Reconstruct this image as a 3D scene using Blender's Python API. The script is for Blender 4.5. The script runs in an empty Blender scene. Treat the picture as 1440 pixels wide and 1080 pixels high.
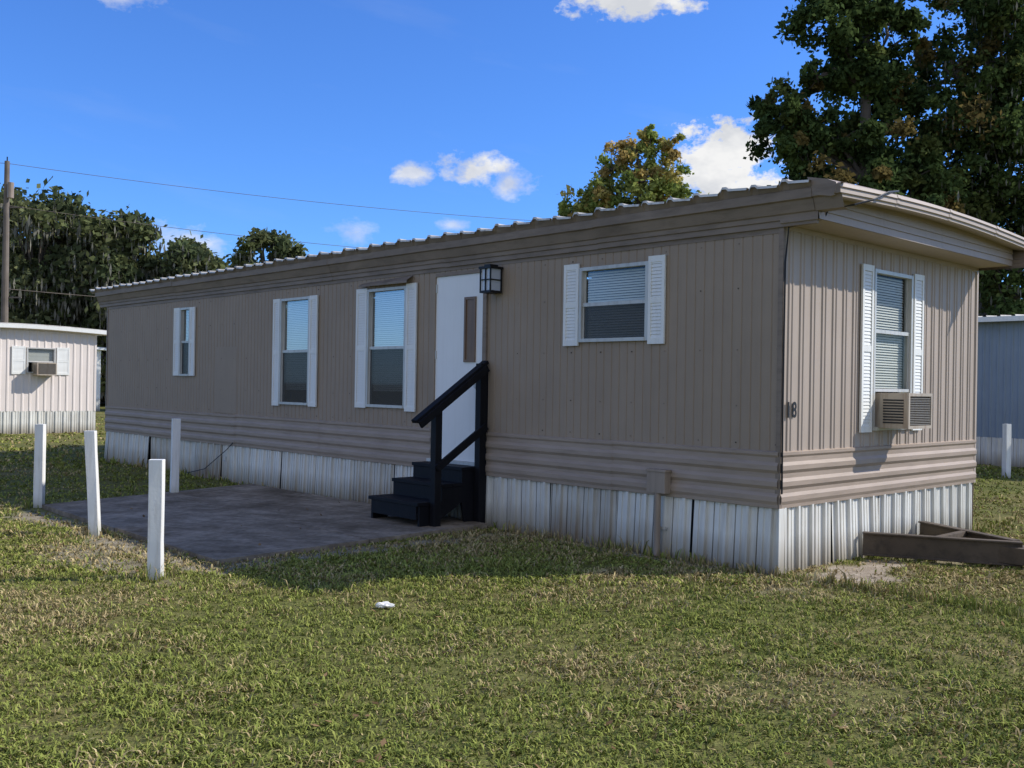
import bpy, bmesh, math, random
import numpy as np
from mathutils import Vector, Matrix
random.seed(7); rng=np.random.default_rng(11)
scn=bpy.context.scene
COL=scn.collection
CX,CY=2.32,8.56
ANG=math.atan2(0.686,0.728)
LV=np.array([-0.686,0.728]); RV=np.array([0.728,0.686])

# ------------------------------------------------------------ materials
def nm(name):
    m=bpy.data.materials.new(name); m.use_nodes=True
    nt=m.node_tree; b=nt.nodes['Principled BSDF']
    return m,nt,b
def N(nt,t,**kw):
    n=nt.nodes.new(t)
    for k,v in kw.items():
        if hasattr(n,k): setattr(n,k,v)
    return n
def L_(nt,a,b): nt.links.new(a,b)
def noise(nt,scale,detail=4,vec=None,rough=.6,mapscale=None):
    n=N(nt,'ShaderNodeTexNoise'); n.inputs['Scale'].default_value=scale
    n.inputs['Detail'].default_value=detail; n.inputs['Roughness'].default_value=rough
    tc=N(nt,'ShaderNodeTexCoord')
    if mapscale:
        mp=N(nt,'ShaderNodeMapping'); mp.inputs['Scale'].default_value=mapscale
        L_(nt,tc.outputs['Object'],mp.inputs['Vector']); L_(nt,mp.outputs[0],n.inputs['Vector'])
    else: L_(nt,tc.outputs['Object'],n.inputs['Vector'])
    return n
def ramp(nt,src,stops):
    r=N(nt,'ShaderNodeValToRGB'); e=r.color_ramp.elements
    while len(e)<len(stops): e.new(0.5)
    for i,(p,c) in enumerate(stops):
        e[i].position=p; e[i].color=(c[0],c[1],c[2],1)
    L_(nt,src,r.inputs[0]); return r
def mixc(nt,fac,a,b,mode='MIX'):
    m=N(nt,'ShaderNodeMix'); m.data_type='RGBA'; m.blend_type=mode
    for s,v in ((m.inputs[0],fac),(m.inputs[6],a),(m.inputs[7],b)):
        if hasattr(v,'links'): L_(nt,v,s)
        elif isinstance(v,(int,float)): s.default_value=v
        else: s.default_value=(v[0],v[1],v[2],1)
    return m.outputs[2]
def bump(nt,b,h,strength=.2,dist=.01):
    bp=N(nt,'ShaderNodeBump'); bp.inputs['Strength'].default_value=strength; bp.inputs['Distance'].default_value=dist
    L_(nt,h,bp.inputs['Height']); L_(nt,bp.outputs[0],b.inputs['Normal'])
def weathered(name,c,dark=.75,rough=.5,streak=.5,metal=0.,dirtc=(.12,.09,.06),dirt=.35,bmp=0,ns=(6,6,.5),spec=.4):
    m,nt,b=nm(name)
    n1=noise(nt,1.3,3); n2=noise(nt,3.0,4,mapscale=ns)
    r1=ramp(nt,n1.outputs[0],[(.3,[x*dark for x in c]),(.7,c)])
    r2=ramp(nt,n2.outputs[0],[(.48,(0,0,0)),(.74,(1,1,1))])
    f=N(nt,'ShaderNodeMath',operation='MULTIPLY'); L_(nt,r2.outputs[0],f.inputs[0]); f.inputs[1].default_value=dirt*streak*2
    o=mixc(nt,f.outputs[0],r1.outputs[0],dirtc)
    L_(nt,o,b.inputs['Base Color'])
    b.inputs['Roughness'].default_value=rough; b.inputs['Metallic'].default_value=metal; b.inputs['Specular IOR Level'].default_value=spec
    if bmp:
        n3=noise(nt,40,2); bump(nt,b,n3.outputs[0],bmp,.004)
    return m
def lowdirt(m,z0,z1,col,amt=.7,ns=5,ms=None):
    nt=m.node_tree; b=nt.nodes['Principled BSDF']
    src=b.inputs['Base Color'].links[0].from_socket
    tc=N(nt,'ShaderNodeTexCoord'); sp=N(nt,'ShaderNodeSeparateXYZ'); L_(nt,tc.outputs['Object'],sp.inputs[0])
    n=noise(nt,ns,4,mapscale=ms) 
    a=N(nt,'ShaderNodeMath',operation='MULTIPLY_ADD'); L_(nt,n.outputs[0],a.inputs[0]); a.inputs[1].default_value=-.5*(z1-z0)*1.6; L_(nt,sp.outputs[2],a.inputs[2])
    mr=N(nt,'ShaderNodeMapRange'); L_(nt,a.outputs[0],mr.inputs[0]); mr.inputs[1].default_value=z0-.1; mr.inputs[2].default_value=z1-.1; mr.inputs[3].default_value=amt; mr.inputs[4].default_value=0
    L_(nt,mixc(nt,mr.outputs[0],src,col),b.inputs['Base Color'])
M={}
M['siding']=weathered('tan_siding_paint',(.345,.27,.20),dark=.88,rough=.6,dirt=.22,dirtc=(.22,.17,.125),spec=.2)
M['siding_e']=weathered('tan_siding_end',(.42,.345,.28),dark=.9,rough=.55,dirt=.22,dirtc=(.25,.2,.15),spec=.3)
M['band']=weathered('tan_band_siding',(.38,.30,.235),dark=.84,rough=.55,dirt=.4,dirtc=(.2,.155,.115),ns=(1,1,8),spec=.25)
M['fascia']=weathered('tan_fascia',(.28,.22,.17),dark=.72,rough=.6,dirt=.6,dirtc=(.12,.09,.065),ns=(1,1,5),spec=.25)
M['skirt']=weathered('white_metal_skirt',(.76,.75,.69),dark=.80,rough=.5,dirt=.5,dirtc=(.42,.36,.27),ns=(7,7,.4),spec=.3)
lowdirt(M['skirt'],.0,.30,(.19,.15,.09),.75,4,(1,1,.3))
M['skirt2']=weathered('grimy_skirt_panel',(.66,.64,.57),dark=.7,rough=.55,dirt=.7,dirtc=(.34,.25,.16),ns=(7,7,.4),spec=.3)
lowdirt(M['skirt2'],.0,.34,(.17,.12,.07),.8,4,(1,1,.3))
M['roof']=weathered('galvanised_roof',(.50,.48,.44),dark=.6,rough=.6,dirt=.7,dirtc=(.18,.15,.12),ns=(2,5,2))
M['roofedge']=weathered('roof_drip_edge',(.74,.73,.68),dark=.7,rough=.5,dirt=1.,dirtc=(.25,.20,.15),ns=(1,3,1))
M['white']=weathered('white_paint',(.80,.80,.76),dark=.93,rough=.5,dirt=.2,dirtc=(.5,.46,.39),spec=.3)
M['door']=weathered('door_white_paint',(.82,.82,.80),dark=.95,rough=.45,dirt=.1,dirtc=(.55,.52,.46),spec=.3)
M['alu']=weathered('aluminium_frame',(.58,.57,.53),dark=.85,rough=.45,metal=.2,dirt=.25)
M['blind']=weathered('blind_white',(.82,.80,.73),dark=.9,rough=.6,dirt=.05)
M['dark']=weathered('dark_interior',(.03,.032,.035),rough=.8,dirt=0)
M['navy']=weathered('navy_step_paint',(.008,.008,.011),dark=.7,rough=.6,dirt=.25,dirtc=(.03,.028,.025),spec=.2)
M['black']=weathered('black_metal',(.012,.012,.013),rough=.5,dirt=.1,spec=.3)
M['copper']=weathered('door_lite_brown',(.22,.13,.07),rough=.4,dirt=.4,dirtc=(.08,.05,.03))
M['box']=weathered('grey_tan_enclosure',(.33,.26,.2),rough=.55,dirt=.3)
M['ac']=weathered('ac_beige_metal',(.50,.43,.34),dark=.75,rough=.5,dirt=.8,dirtc=(.24,.14,.08))
M['acg']=weathered('ac_grille',(.32,.29,.25),dark=.8,rough=.5,dirt=.5,dirtc=(.17,.12,.08))
M['rust']=weathered('rusty_hitch_steel',(.115,.088,.062),dark=.45,rough=.9,dirt=.7,dirtc=(.035,.028,.022),bmp=.6,ns=(3,3,3))
M['cream']=weathered('cream_siding',(.76,.68,.62),dark=.92,rough=.5,dirt=.15,dirtc=(.5,.43,.37))
M['blue']=weathered('bluegrey_siding',(.25,.31,.37),dark=.85,rough=.5,dirt=.15)
M['wood']=weathered('pole_wood',(.20,.165,.135),dark=.6,rough=.85,dirt=.4)
M['bark']=weathered('tree_bark',(.15,.125,.10),dark=.55,rough=.95,dirt=.4,dirtc=(.05,.045,.04))
M['lampglass']=weathered('frosted_lamp_glass',(.55,.6,.68),rough=.25,dirt=.05)
M['post']=weathered('post_white_paint',(.82,.82,.79),dark=.9,rough=.55,dirt=.45,dirtc=(.40,.34,.26),bmp=.4)
lowdirt(M['post'],.0,.2,(.25,.24,.15),.6)
def glass():
    m=bpy.data.materials.new('window_glass'); m.use_nodes=True; nt=m.node_tree; nt.nodes.clear()
    o=N(nt,'ShaderNodeOutputMaterial'); t=N(nt,'ShaderNodeBsdfTransparent'); g=N(nt,'ShaderNodeBsdfGlossy')
    g.inputs['Roughness'].default_value=.03; t.inputs[0].default_value=(.80,.83,.82,1)
    fr=N(nt,'ShaderNodeFresnel'); fr.inputs[0].default_value=1.45
    a=N(nt,'ShaderNodeMath',operation='MULTIPLY_ADD'); L_(nt,fr.outputs[0],a.inputs[0]); a.inputs[1].default_value=.3; a.inputs[2].default_value=.01
    mx=N(nt,'ShaderNodeMixShader'); L_(nt,a.outputs[0],mx.inputs[0]); L_(nt,t.outputs[0],mx.inputs[1]); L_(nt,g.outputs[0],mx.inputs[2]); L_(nt,mx.outputs[0],o.inputs[0])
    return m
M['glass']=glass()
def concrete():
    m,nt,b=nm('old_concrete')
    n=noise(nt,1.1,5,rough=.7); n2=noise(nt,9,5,rough=.7)
    r=ramp(nt,n.outputs[0],[(.32,(.17,.135,.098)),(.5,(.30,.245,.185)),(.68,(.46,.385,.30))])
    r2=ramp(nt,n2.outputs[0],[(.35,(.6,.6,.58)),(.65,(1,1,1))])
    o=mixc(nt,1.,r.outputs[0],r2.outputs[0],'MULTIPLY')
    L_(nt,o,b.inputs['Base Color']); b.inputs['Roughness'].default_value=.95; b.inputs['Specular IOR Level'].default_value=.05
    bump(nt,b,n2.outputs[0],.4,.01)
    return m
M['conc']=concrete()
def attr_leaf(name,trans=.3):
    m=bpy.data.materials.new(name); m.use_nodes=True; nt=m.node_tree; nt.nodes.clear()
    o=N(nt,'ShaderNodeOutputMaterial'); b=N(nt,'ShaderNodeBsdfDiffuse')
    a=N(nt,'ShaderNodeAttribute',attribute_name='col')
    L_(nt,a.outputs['Color'],b.inputs[0])
    if trans<=0: L_(nt,b.outputs[0],o.inputs[0]); return m
    t=N(nt,'ShaderNodeBsdfTranslucent'); L_(nt,a.outputs['Color'],t.inputs[0])
    mx=N(nt,'ShaderNodeMixShader'); mx.inputs[0].default_value=trans
    L_(nt,b.outputs[0],mx.inputs[1]); L_(nt,t.outputs[0],mx.inputs[2]); L_(nt,mx.outputs[0],o.inputs[0])
    return m
M['leaf']=attr_leaf('foliage',.35); M['grass']=attr_leaf('grass_blades',0)

# ------------------------------------------------------------ mesh builder
class MB:
    def __init__(s): s.v=[];s.f=[];s.m=[];s.mats=[]
    def mi(s,k):
        if k not in s.mats: s.mats.append(k)
        return s.mats.index(k)
    def quad(s,p,mat):
        i=len(s.v); s.v+= [tuple(q) for q in p]; s.f.append(tuple(range(i,i+len(p)))); s.m.append(s.mi(mat))
    def box(s,a,b,mat,fn=None):
        x0,y0,z0=a;x1,y1,z1=b
        c=[(x0,y0,z0),(x1,y0,z0),(x1,y1,z0),(x0,y1,z0),(x0,y0,z1),(x1,y0,z1),(x1,y1,z1),(x0,y1,z1)]
        if fn: c=[fn(*p) for p in c]
        i=len(s.v); s.v+=[tuple(p) for p in c]
        for f in ((0,3,2,1),(4,5,6,7),(0,1,5,4),(1,2,6,5),(2,3,7,6),(3,0,4,7)):
            s.f.append(tuple(i+k for k in f)); s.m.append(s.mi(mat))
    def beam(s,p0,p1,w,h,mat,up=(0,0,1)):
        p0=Vector(p0);p1=Vector(p1);d=(p1-p0).normalized();sd=d.cross(Vector(up))
        if sd.length<1e-4: sd=Vector((1,0,0))
        sd.normalize();u=sd.cross(d)
        c=[]
        for p in (p0,p1):
            for a,b in ((-1,-1),(1,-1),(1,1),(-1,1)): c.append(p+sd*a*w/2+u*b*h/2)
        i=len(s.v); s.v+=[tuple(p) for p in c]
        for f in ((0,1,2,3),(7,6,5,4),(0,4,5,1),(1,5,6,2),(2,6,7,3),(3,7,4,0)):
            s.f.append(tuple(i+k for k in f)); s.m.append(s.mi(mat))
    def tube(s,pts,rad,mat,n=8,cap=True):
        pts=[Vector(p) for p in pts]; i0=len(s.v)
        for k,p in enumerate(pts):
            d=(pts[min(k+1,len(pts)-1)]-pts[max(k-1,0)]).normalized()
            a=d.orthogonal().normalized() if abs(d.z)<.9 else Vector((1,0,0)).cross(d).normalized()
            b=d.cross(a); r=rad[k] if hasattr(rad,'__len__') else rad
            for j in range(n):
                t=2*math.pi*j/n; s.v.append(tuple(p+a*math.cos(t)*r+b*math.sin(t)*r))
        for k in range(len(pts)-1):
            for j in range(n):
                s.f.append((i0+k*n+j,i0+k*n+(j+1)%n,i0+(k+1)*n+(j+1)%n,i0+(k+1)*n+j)); s.m.append(s.mi(mat))
        if cap:
            s.f.append(tuple(i0+j for j in range(n))); s.m.append(s.mi(mat))
            e=i0+(len(pts)-1)*n; s.f.append(tuple(e+j for j in reversed(range(n)))); s.m.append(s.mi(mat))
    def obj(s,name,parent=None,bevel=0,smooth=False,recalc=True):
        me=bpy.data.meshes.new(name); me.from_pydata(s.v,[],s.f)
        for k in s.mats: me.materials.append(M[k])
        me.polygons.foreach_set('material_index',s.m)
        if recalc:
            bm=bmesh.new(); bm.from_mesh(me); bmesh.ops.recalc_face_normals(bm,faces=bm.faces); bm.to_mesh(me); bm.free()
        if smooth: me.polygons.foreach_set('use_smooth',[True]*len(me.polygons))
        me.update()
        o=bpy.data.objects.new(name,me); COL.objects.link(o)
        if parent: o.parent=parent
        if bevel:
            b=o.modifiers.new('bevel','BEVEL'); b.width=bevel; b.segments=2; b.limit_method='ANGLE'
        return o
def empty(name,loc=(0,0,0),rz=0):
    e=bpy.data.objects.new(name,None); e.empty_display_size=.3; COL.objects.link(e); e.location=loc; e.rotation_euler=(0,0,rz); return e

def LW(u,o,z): return (-o,u,z)          # long wall, outward -x
def EW(u,o,z): return (u,-o,z)          # end wall, outward -y
def profile(u0,u1,pat,pitch,breaks=()):
    pts=[]; k=math.floor(u0/pitch)
    while k*pitch<u1:
        for fr,o in pat: pts.append((k*pitch+fr*pitch,o))
        k+=1
    us=[p[0] for p in pts]; os_=[p[1] for p in pts]
    f=lambda u: float(np.interp(u,us,os_))
    xs=sorted(set([u0,u1]+[p[0] for p in pts if u0<p[0]<u1]+[b for b in breaks if u0<b<u1]))
    return [(x,f(x)) for x in xs]
def sheet(mb,fr,prof,z0,z1,mat,holes=(),lean=0):
    for (a,oa),(b,ob) in zip(prof[:-1],prof[1:]):
        mid=(a+b)/2; iv=[(z0,z1)]
        for (h0,h1,g0,g1) in holes:
            if h0-1e-6<mid<h1+1e-6:
                n=[]
                for p,q in iv:
                    if g0>p: n.append((p,min(q,g0)))
                    if g1<q: n.append((max(p,g1),q))
                iv=[x for x in n if x[1]-x[0]>1e-5]
        for p,q in iv: mb.quad([fr(a,oa+lean*(z1-p),p),fr(b,ob+lean*(z1-p),p),fr(b,ob+lean*(z1-q),q),fr(a,oa+lean*(z1-q),q)],mat)
def hprofile(mb,fr,u0,u1,pz,mat,seg=1):
    for k in range(seg):
        a=u0+(u1-u0)*k/seg; b=u0+(u1-u0)*(k+1)/seg
        for (o0,z0),(o1,z1) in zip(pz[:-1],pz[1:]): mb.quad([fr(a,o0,z0),fr(b,o0,z0),fr(b,o1,z1),fr(a,o1,z1)],mat)
def wbox(mb,fr,u0,u1,o0,o1,z0,z1,mat): mb.box((u0,o0,z0),(u1,o1,z1),mat,fr)

def window(parent,fr,u0,u1,z0,z1,split=.5,lower='screen',upper='blind',fw=.035,gz0=None):
    mb=MB(); g=MB()
    wbox(mb,fr,u0-fw,u0,-.05,.03,z0-fw,z1+fw,'alu'); wbox(mb,fr,u1,u1+fw,-.05,.03,z0-fw,z1+fw,'alu')
    wbox(mb,fr,u0,u1,-.05,.028,z1,z1+fw,'alu'); wbox(mb,fr,u0,u1,-.05,.036,z0-fw,z0,'alu')
    gz0=gz0 if gz0 is not None else z0
    zm=gz0+(z1-gz0)*split
    wbox(mb,fr,u0,u1,-.03,.012,zm-.018,zm+.018,'alu')
    for a,b in ((gz0,zm-.018),(zm+.018,z1)):
        off=.004 if a==gz0 else -.014
        wbox(mb,fr,u0,u0+.02,-.03,off,a,b,'alu'); wbox(mb,fr,u1-.02,u1,-.03,off,a,b,'alu')
        g.quad([fr(u0+.02,off-.008,a),fr(u1-.02,off-.008,a),fr(u1-.02,off-.008,b),fr(u0+.02,off-.008,b)],'glass')
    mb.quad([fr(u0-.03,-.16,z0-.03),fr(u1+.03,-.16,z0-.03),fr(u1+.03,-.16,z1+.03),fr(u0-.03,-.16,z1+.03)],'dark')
    def blinds(a,b):
        z=b-.02
        while z>a+.01:
            t=random.uniform(-.002,.002); sag=.003*random.random()
            mb.quad([fr(u0+.015,-.050+t,z-.017),fr(u1-.015,-.050+t,z-.017-sag),fr(u1-.015,-.064,z+.005-sag),fr(u0+.015,-.064,z+.005)],'blind'); z-=.026
    if upper=='blind': blinds(zm-.02 if lower!='blind' else gz0,z1)
    if lower=='screen':
        g.quad([fr(u0+.02,.001,gz0),fr(u1-.02,.001,gz0),fr(u1-.02,.001,zm-.02),fr(u0+.02,.001,zm-.02)],'screenm')
        blinds(gz0+.25*(zm-gz0),zm)
    if lower=='blind' and parent is home and fr is LW:
        g.quad([fr(u0+.02,.001,gz0),fr(u1-.02,.001,gz0),fr(u1-.02,.001,zm-.02),fr(u0+.02,.001,zm-.02)],'screenm')
    mb.obj('window_frame',parent,recalc=False); g.obj('window_glass',parent,recalc=False)
def screenmat():
    m=bpy.data.materials.new('insect_screen_mesh'); m.use_nodes=True; nt=m.node_tree
    b=nt.nodes['Principled BSDF']; b.inputs['Base Color'].default_value=(.06,.06,.06,1); b.inputs['Roughness'].default_value=.8; b.inputs['Specular IOR Level'].default_value=.2
    t=N(nt,'ShaderNodeBsdfTransparent'); mx=N(nt,'ShaderNodeMixShader')
    mx.inputs[0].default_value=.66
    L_(nt,t.outputs[0],mx.inputs[1]); L_(nt,b.outputs[0],mx.inputs[2]); L_(nt,mx.outputs[0],nt.nodes['Material Output'].inputs[0])
    return m
M['screenm']=screenmat()
def shutter(parent,fr,u0,u1,z0,z1):
    mb=MB(); t=.035; b=.012
    wbox(mb,fr,u0,u0+t,b,b+.022,z0,z1,'white'); wbox(mb,fr,u1-t,u1,b,b+.022,z0,z1,'white')
    for a,c in ((z0,z0+.06),(z1-.06,z1),((z0+z1)/2-.03,(z0+z1)/2+.03)): wbox(mb,fr,u0+t,u1-t,b,b+.020,a,c,'white')
    z=z0+.06
    while z<z1-.07:
        mb.quad([fr(u0+t,b+.017,z),fr(u1-t,b+.017,z),fr(u1-t,b+.010,z+.034),fr(u0+t,b+.010,z+.034)],'white'); z+=.034
    mb.obj('shutter',parent,recalc=False)

# ------------------------------------------------------------ main mobile home
home=empty('mobile_home',(CX,CY,0),ANG)
LEN=15.0; WID=4.13; ZW=3.03
wins=[(11.38,11.70,1.70,2.80,'blind'),(7.60,8.34,1.30,2.78,'screen'),(5.35,6.12,1.32,2.79,'screen'),(1.49,2.33,2.09,2.79,'blind')]
holes=[(a,b,c,d) for a,b,c,d,_ in wins]+[(3.86,4.73,.69,2.90)]
pat=[(0,0),(.84,0),(.89,-.006),(.95,-.006)]
br=[x for h in holes for x in h[:2]]
mb=MB()
prof=profile(0,LEN,pat,.102,br)
prof=[(u,o+.0025*math.sin(u*2.3)+.0015*math.sin(u*5.9+1)) for u,o in prof]
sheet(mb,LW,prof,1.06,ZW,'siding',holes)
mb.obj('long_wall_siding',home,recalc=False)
mb=MB()
bp=[(0.0,.565),(.014,.57),(.016,.60),(.028,.63),(.028,.67),(.012,.70),(.012,.73),(.030,.76),(.030,.80),(.012,.83),(.012,.87),(.030,.90),(.030,.94),(.012,.97),(.012,1.01),(.024,1.03),(.024,1.055),(.0,1.065)]
def shifted(bp,d,dz=0): return [(o+d,z+dz) for o,z in bp]
hprofile(mb,LW,0,1.9,bp,'band'); hprofile(mb,LW,1.88,3.80,shifted(bp,.003,-.004),'band'); hprofile(mb,LW,4.79,7.3,bp,'band'); hprofile(mb,LW,7.28,9.72,shifted(bp,.003,.003),'band'); hprofile(mb,LW,9.7,13.2,shifted(bp,.006,-.005),'band'); hprofile(mb,LW,13.18,LEN,bp,'band')
wbox(mb,LW,3.80,4.79,-.02,.0,.565,.70,'band')
hprofile(mb,EW,0,WID,bp,'band')
mb.obj('lower_band_siding',home,recalc=False)
mb=MB()
ehole=[(1.64,2.44,1.22,2.79)]
epat=[(0,0),(.50,0),(.56,.011),(.66,.011),(.72,.003),(.80,.003),(.86,.011),(.94,.011)]
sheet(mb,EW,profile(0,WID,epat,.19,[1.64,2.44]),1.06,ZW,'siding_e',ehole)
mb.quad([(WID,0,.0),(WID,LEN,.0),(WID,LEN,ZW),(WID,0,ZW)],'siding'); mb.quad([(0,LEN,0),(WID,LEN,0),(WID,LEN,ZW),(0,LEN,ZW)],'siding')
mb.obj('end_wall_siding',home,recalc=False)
mb=MB()
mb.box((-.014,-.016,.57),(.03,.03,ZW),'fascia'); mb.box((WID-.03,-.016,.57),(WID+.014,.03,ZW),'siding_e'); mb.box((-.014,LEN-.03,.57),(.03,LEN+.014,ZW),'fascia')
mb.obj('corner_trim',home)
mb=MB()
wbox(mb,LW,9.72,10.45,.001,.004,1.08,2.14,'siding')
wbox(mb,LW,0.03,15.0,.0005,.008,2.955,ZW,'fascia')
mb.obj('access_panel',home)
mb=MB()
for z in (1.12,1.45,1.95,2.5,2.9):
    s=.035
    while s<LEN:
        if not any(a-.3<s<b+.3 and c-.06<z<d+.06 for a,b,c,d in holes) and random.random()<.85:
            wbox(mb,LW,s-.006,s+.006,.0,.006,z-.006,z+.006,'rust' if random.random()<.3 else 'fascia')
        s+=.102*4
mb.obj('siding_screws',home)
mb=MB()
spat=[(0,0),(.26,0),(.29,.028),(.41,.028),(.44,.0),(.66,0),(.68,.01),(.74,.01),(.76,0),(.92,0),(.925,-.04),(.975,-.04),(.98,0)]
s=0; k=0
while s<LEN:
    e=min(LEN,s+.915); d=random.uniform(-.012,.008); ln=random.uniform(.0,.07)
    p=[(u,o-.014+d) for u,o in profile(s,e,spat,.23)]
    sheet(mb,LW,p,-.03,.575-.012*random.random(),'skirt2' if k in (2,6,11,13) else 'skirt',lean=ln); s+=.925; k+=1
s=0
while s<WID:
    e=min(WID,s+.915); d=random.uniform(-.006,.004)
    sheet(mb,EW,[(u,o-.010+d) for u,o in profile(s,e,spat,.23)],-.03,.575,'skirt',lean=random.uniform(.0,.04)); s+=.925
wbox(mb,EW,-.03,.06,.016,.026,-.02,.57,'skirt')
mb.box((.06,.08,-.02),(.08,LEN,.57),'dark'); mb.box((.08,.06,-.02),(WID,.08,.57),'dark')
mb.obj('metal_skirting',home,recalc=False)
mb=MB()
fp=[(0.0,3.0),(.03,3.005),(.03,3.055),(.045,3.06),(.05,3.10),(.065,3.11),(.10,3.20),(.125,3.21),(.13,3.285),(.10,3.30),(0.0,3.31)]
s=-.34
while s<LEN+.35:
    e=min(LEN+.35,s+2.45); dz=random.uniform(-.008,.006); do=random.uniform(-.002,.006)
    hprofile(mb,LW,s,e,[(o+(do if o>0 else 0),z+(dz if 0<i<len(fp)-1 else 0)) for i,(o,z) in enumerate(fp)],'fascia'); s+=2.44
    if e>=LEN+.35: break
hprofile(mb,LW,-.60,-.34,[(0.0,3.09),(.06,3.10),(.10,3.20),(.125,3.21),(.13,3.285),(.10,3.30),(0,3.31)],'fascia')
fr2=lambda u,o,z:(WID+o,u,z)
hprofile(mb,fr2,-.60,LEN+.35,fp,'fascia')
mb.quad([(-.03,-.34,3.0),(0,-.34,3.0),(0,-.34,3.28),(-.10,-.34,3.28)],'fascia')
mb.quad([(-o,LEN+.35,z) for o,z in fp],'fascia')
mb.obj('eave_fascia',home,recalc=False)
def arch(w): 
    t=(w+.13)/(WID+.26); t=min(max(t,0),1); return 3.29+.065*math.sin(math.pi*t)
mb=MB()
ws=np.linspace(-.05,WID+.05,41)
fy=-.36
z=3.03
while z<3.50:
    zt=z+.07
    for a,b in zip(ws[:-1],ws[1:]):
        za=min(zt,arch(a)-.05);zb=min(zt,arch(b)-.05)
        if za<=z+.001 and zb<=z+.001: continue
        za=max(za,z);zb=max(zb,z)
        k=lambda q:(q-z)/.07
        mb.quad([(a,fy-.016,z),(b,fy-.016,z),(b,fy-.016+.012*k(zb),zb),(a,fy-.016+.012*k(za),za)],'siding_e')
        mb.quad([(a,fy-.004,z),(b,fy-.004,z),(b,fy-.016,z),(a,fy-.016,z)],'siding_e')
    z=zt
mb.quad([(-.05,0,3.03),(WID+.05,0,3.03),(WID+.05,fy-.012,3.03),(-.05,fy-.012,3.03)],'siding_e')
mb.quad([(WID+.05,0,3.03),(WID+.05,fy,3.03),(WID+.05,fy,3.28),(WID+.05,0,3.28)],'siding_e')
mb.quad([(-.05,0,3.03),(-.05,fy,3.03),(-.05,fy,3.28),(-.05,0,3.28)],'fascia')
wbox(mb,EW,.04,WID,.0005,.012,2.985,3.028,'siding_e')
mb.obj('arched_end_panel',home,recalc=False)
mb=MB()
ws=np.linspace(-.13,WID+.13,45)
tp=[(-.30,.085),(-.48,.045),(-.56,.01),(-.57,-.02),(-.555,-.025),(-.56,-.065),(-.545,-.075),(-.545,-.095),(-.52,-.10),(-.36,-.07)]
for a,b in zip(ws[:-1],ws[1:]):
    for (y0,z0),(y1,z1) in zip(tp[:-1],tp[1:]):
        mb.quad([(a,y0,arch(a)+z0),(b,y0,arch(b)+z0),(b,y1,arch(b)+z1),(a,y1,arch(a)+z1)],'siding_e')
for a in (-.13,WID+.13):
    mb.quad([(a,y,arch(a)+z) for y,z in tp],'fascia')
for a in (.95,2.05,3.2):
    for (y0,z0),(y1,z1) in zip(tp[:-1],tp[1:]):
        mb.quad([(a,y0-.003,arch(a)+z0+.003),(a+.05,y0-.003,arch(a+.05)+z0+.003),(a+.05,y1-.003,arch(a+.05)+z1+.003),(a,y1-.003,arch(a)+z1+.003)],'siding_e')
mb.obj('arched_trim',home,recalc=False)
mb=MB()
ws=np.linspace(-.17,WID+.17,15)
def rz(w): return arch(w)+.05
s=-.34; sp=[]
while s<LEN+.36:
    j=random.uniform(-.006,.020)
    sp+=[(s,0.0,j),(s+.19,.014,j),(s+.215,.035,j),(s+.255,.037,j),(s+.275,.006,j)]
    s+=.30
for k in range(len(sp)-1):
    a,oa,ja=sp[k]; b,ob,jb=sp[k+1]
    for i in range(len(ws)-1):
        w0,w1=ws[i],ws[i+1]
        e0=ja if i==0 else 0; e1=jb if i==0 else 0
        mb.quad([(w0,a,rz(w0)+oa+e0),(w0,b,rz(w0)+ob+e1),(w1,b,rz(w1)+ob),(w1,a,rz(w1)+oa)],'roof')
    mb.quad([(-.165,a,rz(-.17)+ja+oa-.004),(-.165,b,rz(-.17)+jb+ob-.004),(-.12,b,3.28),(-.12,a,3.28)],'fascia')
    if k%5!=4:
        dr=.022
        mb.quad([(-.172,a,rz(-.17)+ja+oa),(-.172,b,rz(-.17)+jb+ob),(-.177,b,rz(-.17)-dr+jb+ob),(-.177,a,rz(-.17)-dr+ja+oa)],'roofedge')
mb.obj('ribbed_metal_roof',home,recalc=False)
for a,b,c,d,lo in wins: window(home,LW,a,b,c,d,.5,lo)
for a,b,c,d in ((11.74,11.96,1.67,2.84),(11.16,11.34,1.67,2.83),(8.38,8.57,1.24,2.82),(7.36,7.56,1.25,2.82),(6.16,6.40,1.27,2.84),(5.10,5.31,1.25,2.85),(2.37,2.58,2.02,2.87),(1.25,1.45,2.02,2.87)):
    shutter(home,LW,a,b,c,d)
mb=MB()
mb.quad([LW(5.2,.012,2.95),LW(6.3,.012,2.91),LW(6.3,.07,2.88),LW(5.2,.11,2.88)],'fascia'); mb.quad([LW(5.2,.11,2.88),LW(6.3,.07,2.88),LW(6.3,.07,2.86),LW(5.2,.11,2.85)],'fascia')
mb.obj('window_drip_cap',home,recalc=False)
window(home,EW,1.66,2.42,1.25,2.76,.5,'blind',gz0=1.62)
shutter(home,EW,1.38,1.60,1.20,2.82); shutter(home,EW,2.48,2.70,1.20,2.82)
mb=MB()
wbox(mb,EW,2.26,2.42,-.03,-.01,1.25,1.60,'white'); wbox(mb,EW,1.66,2.42,-.03,.02,1.595,1.625,'alu')
mb.obj('ac_filler_panel',home)
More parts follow.
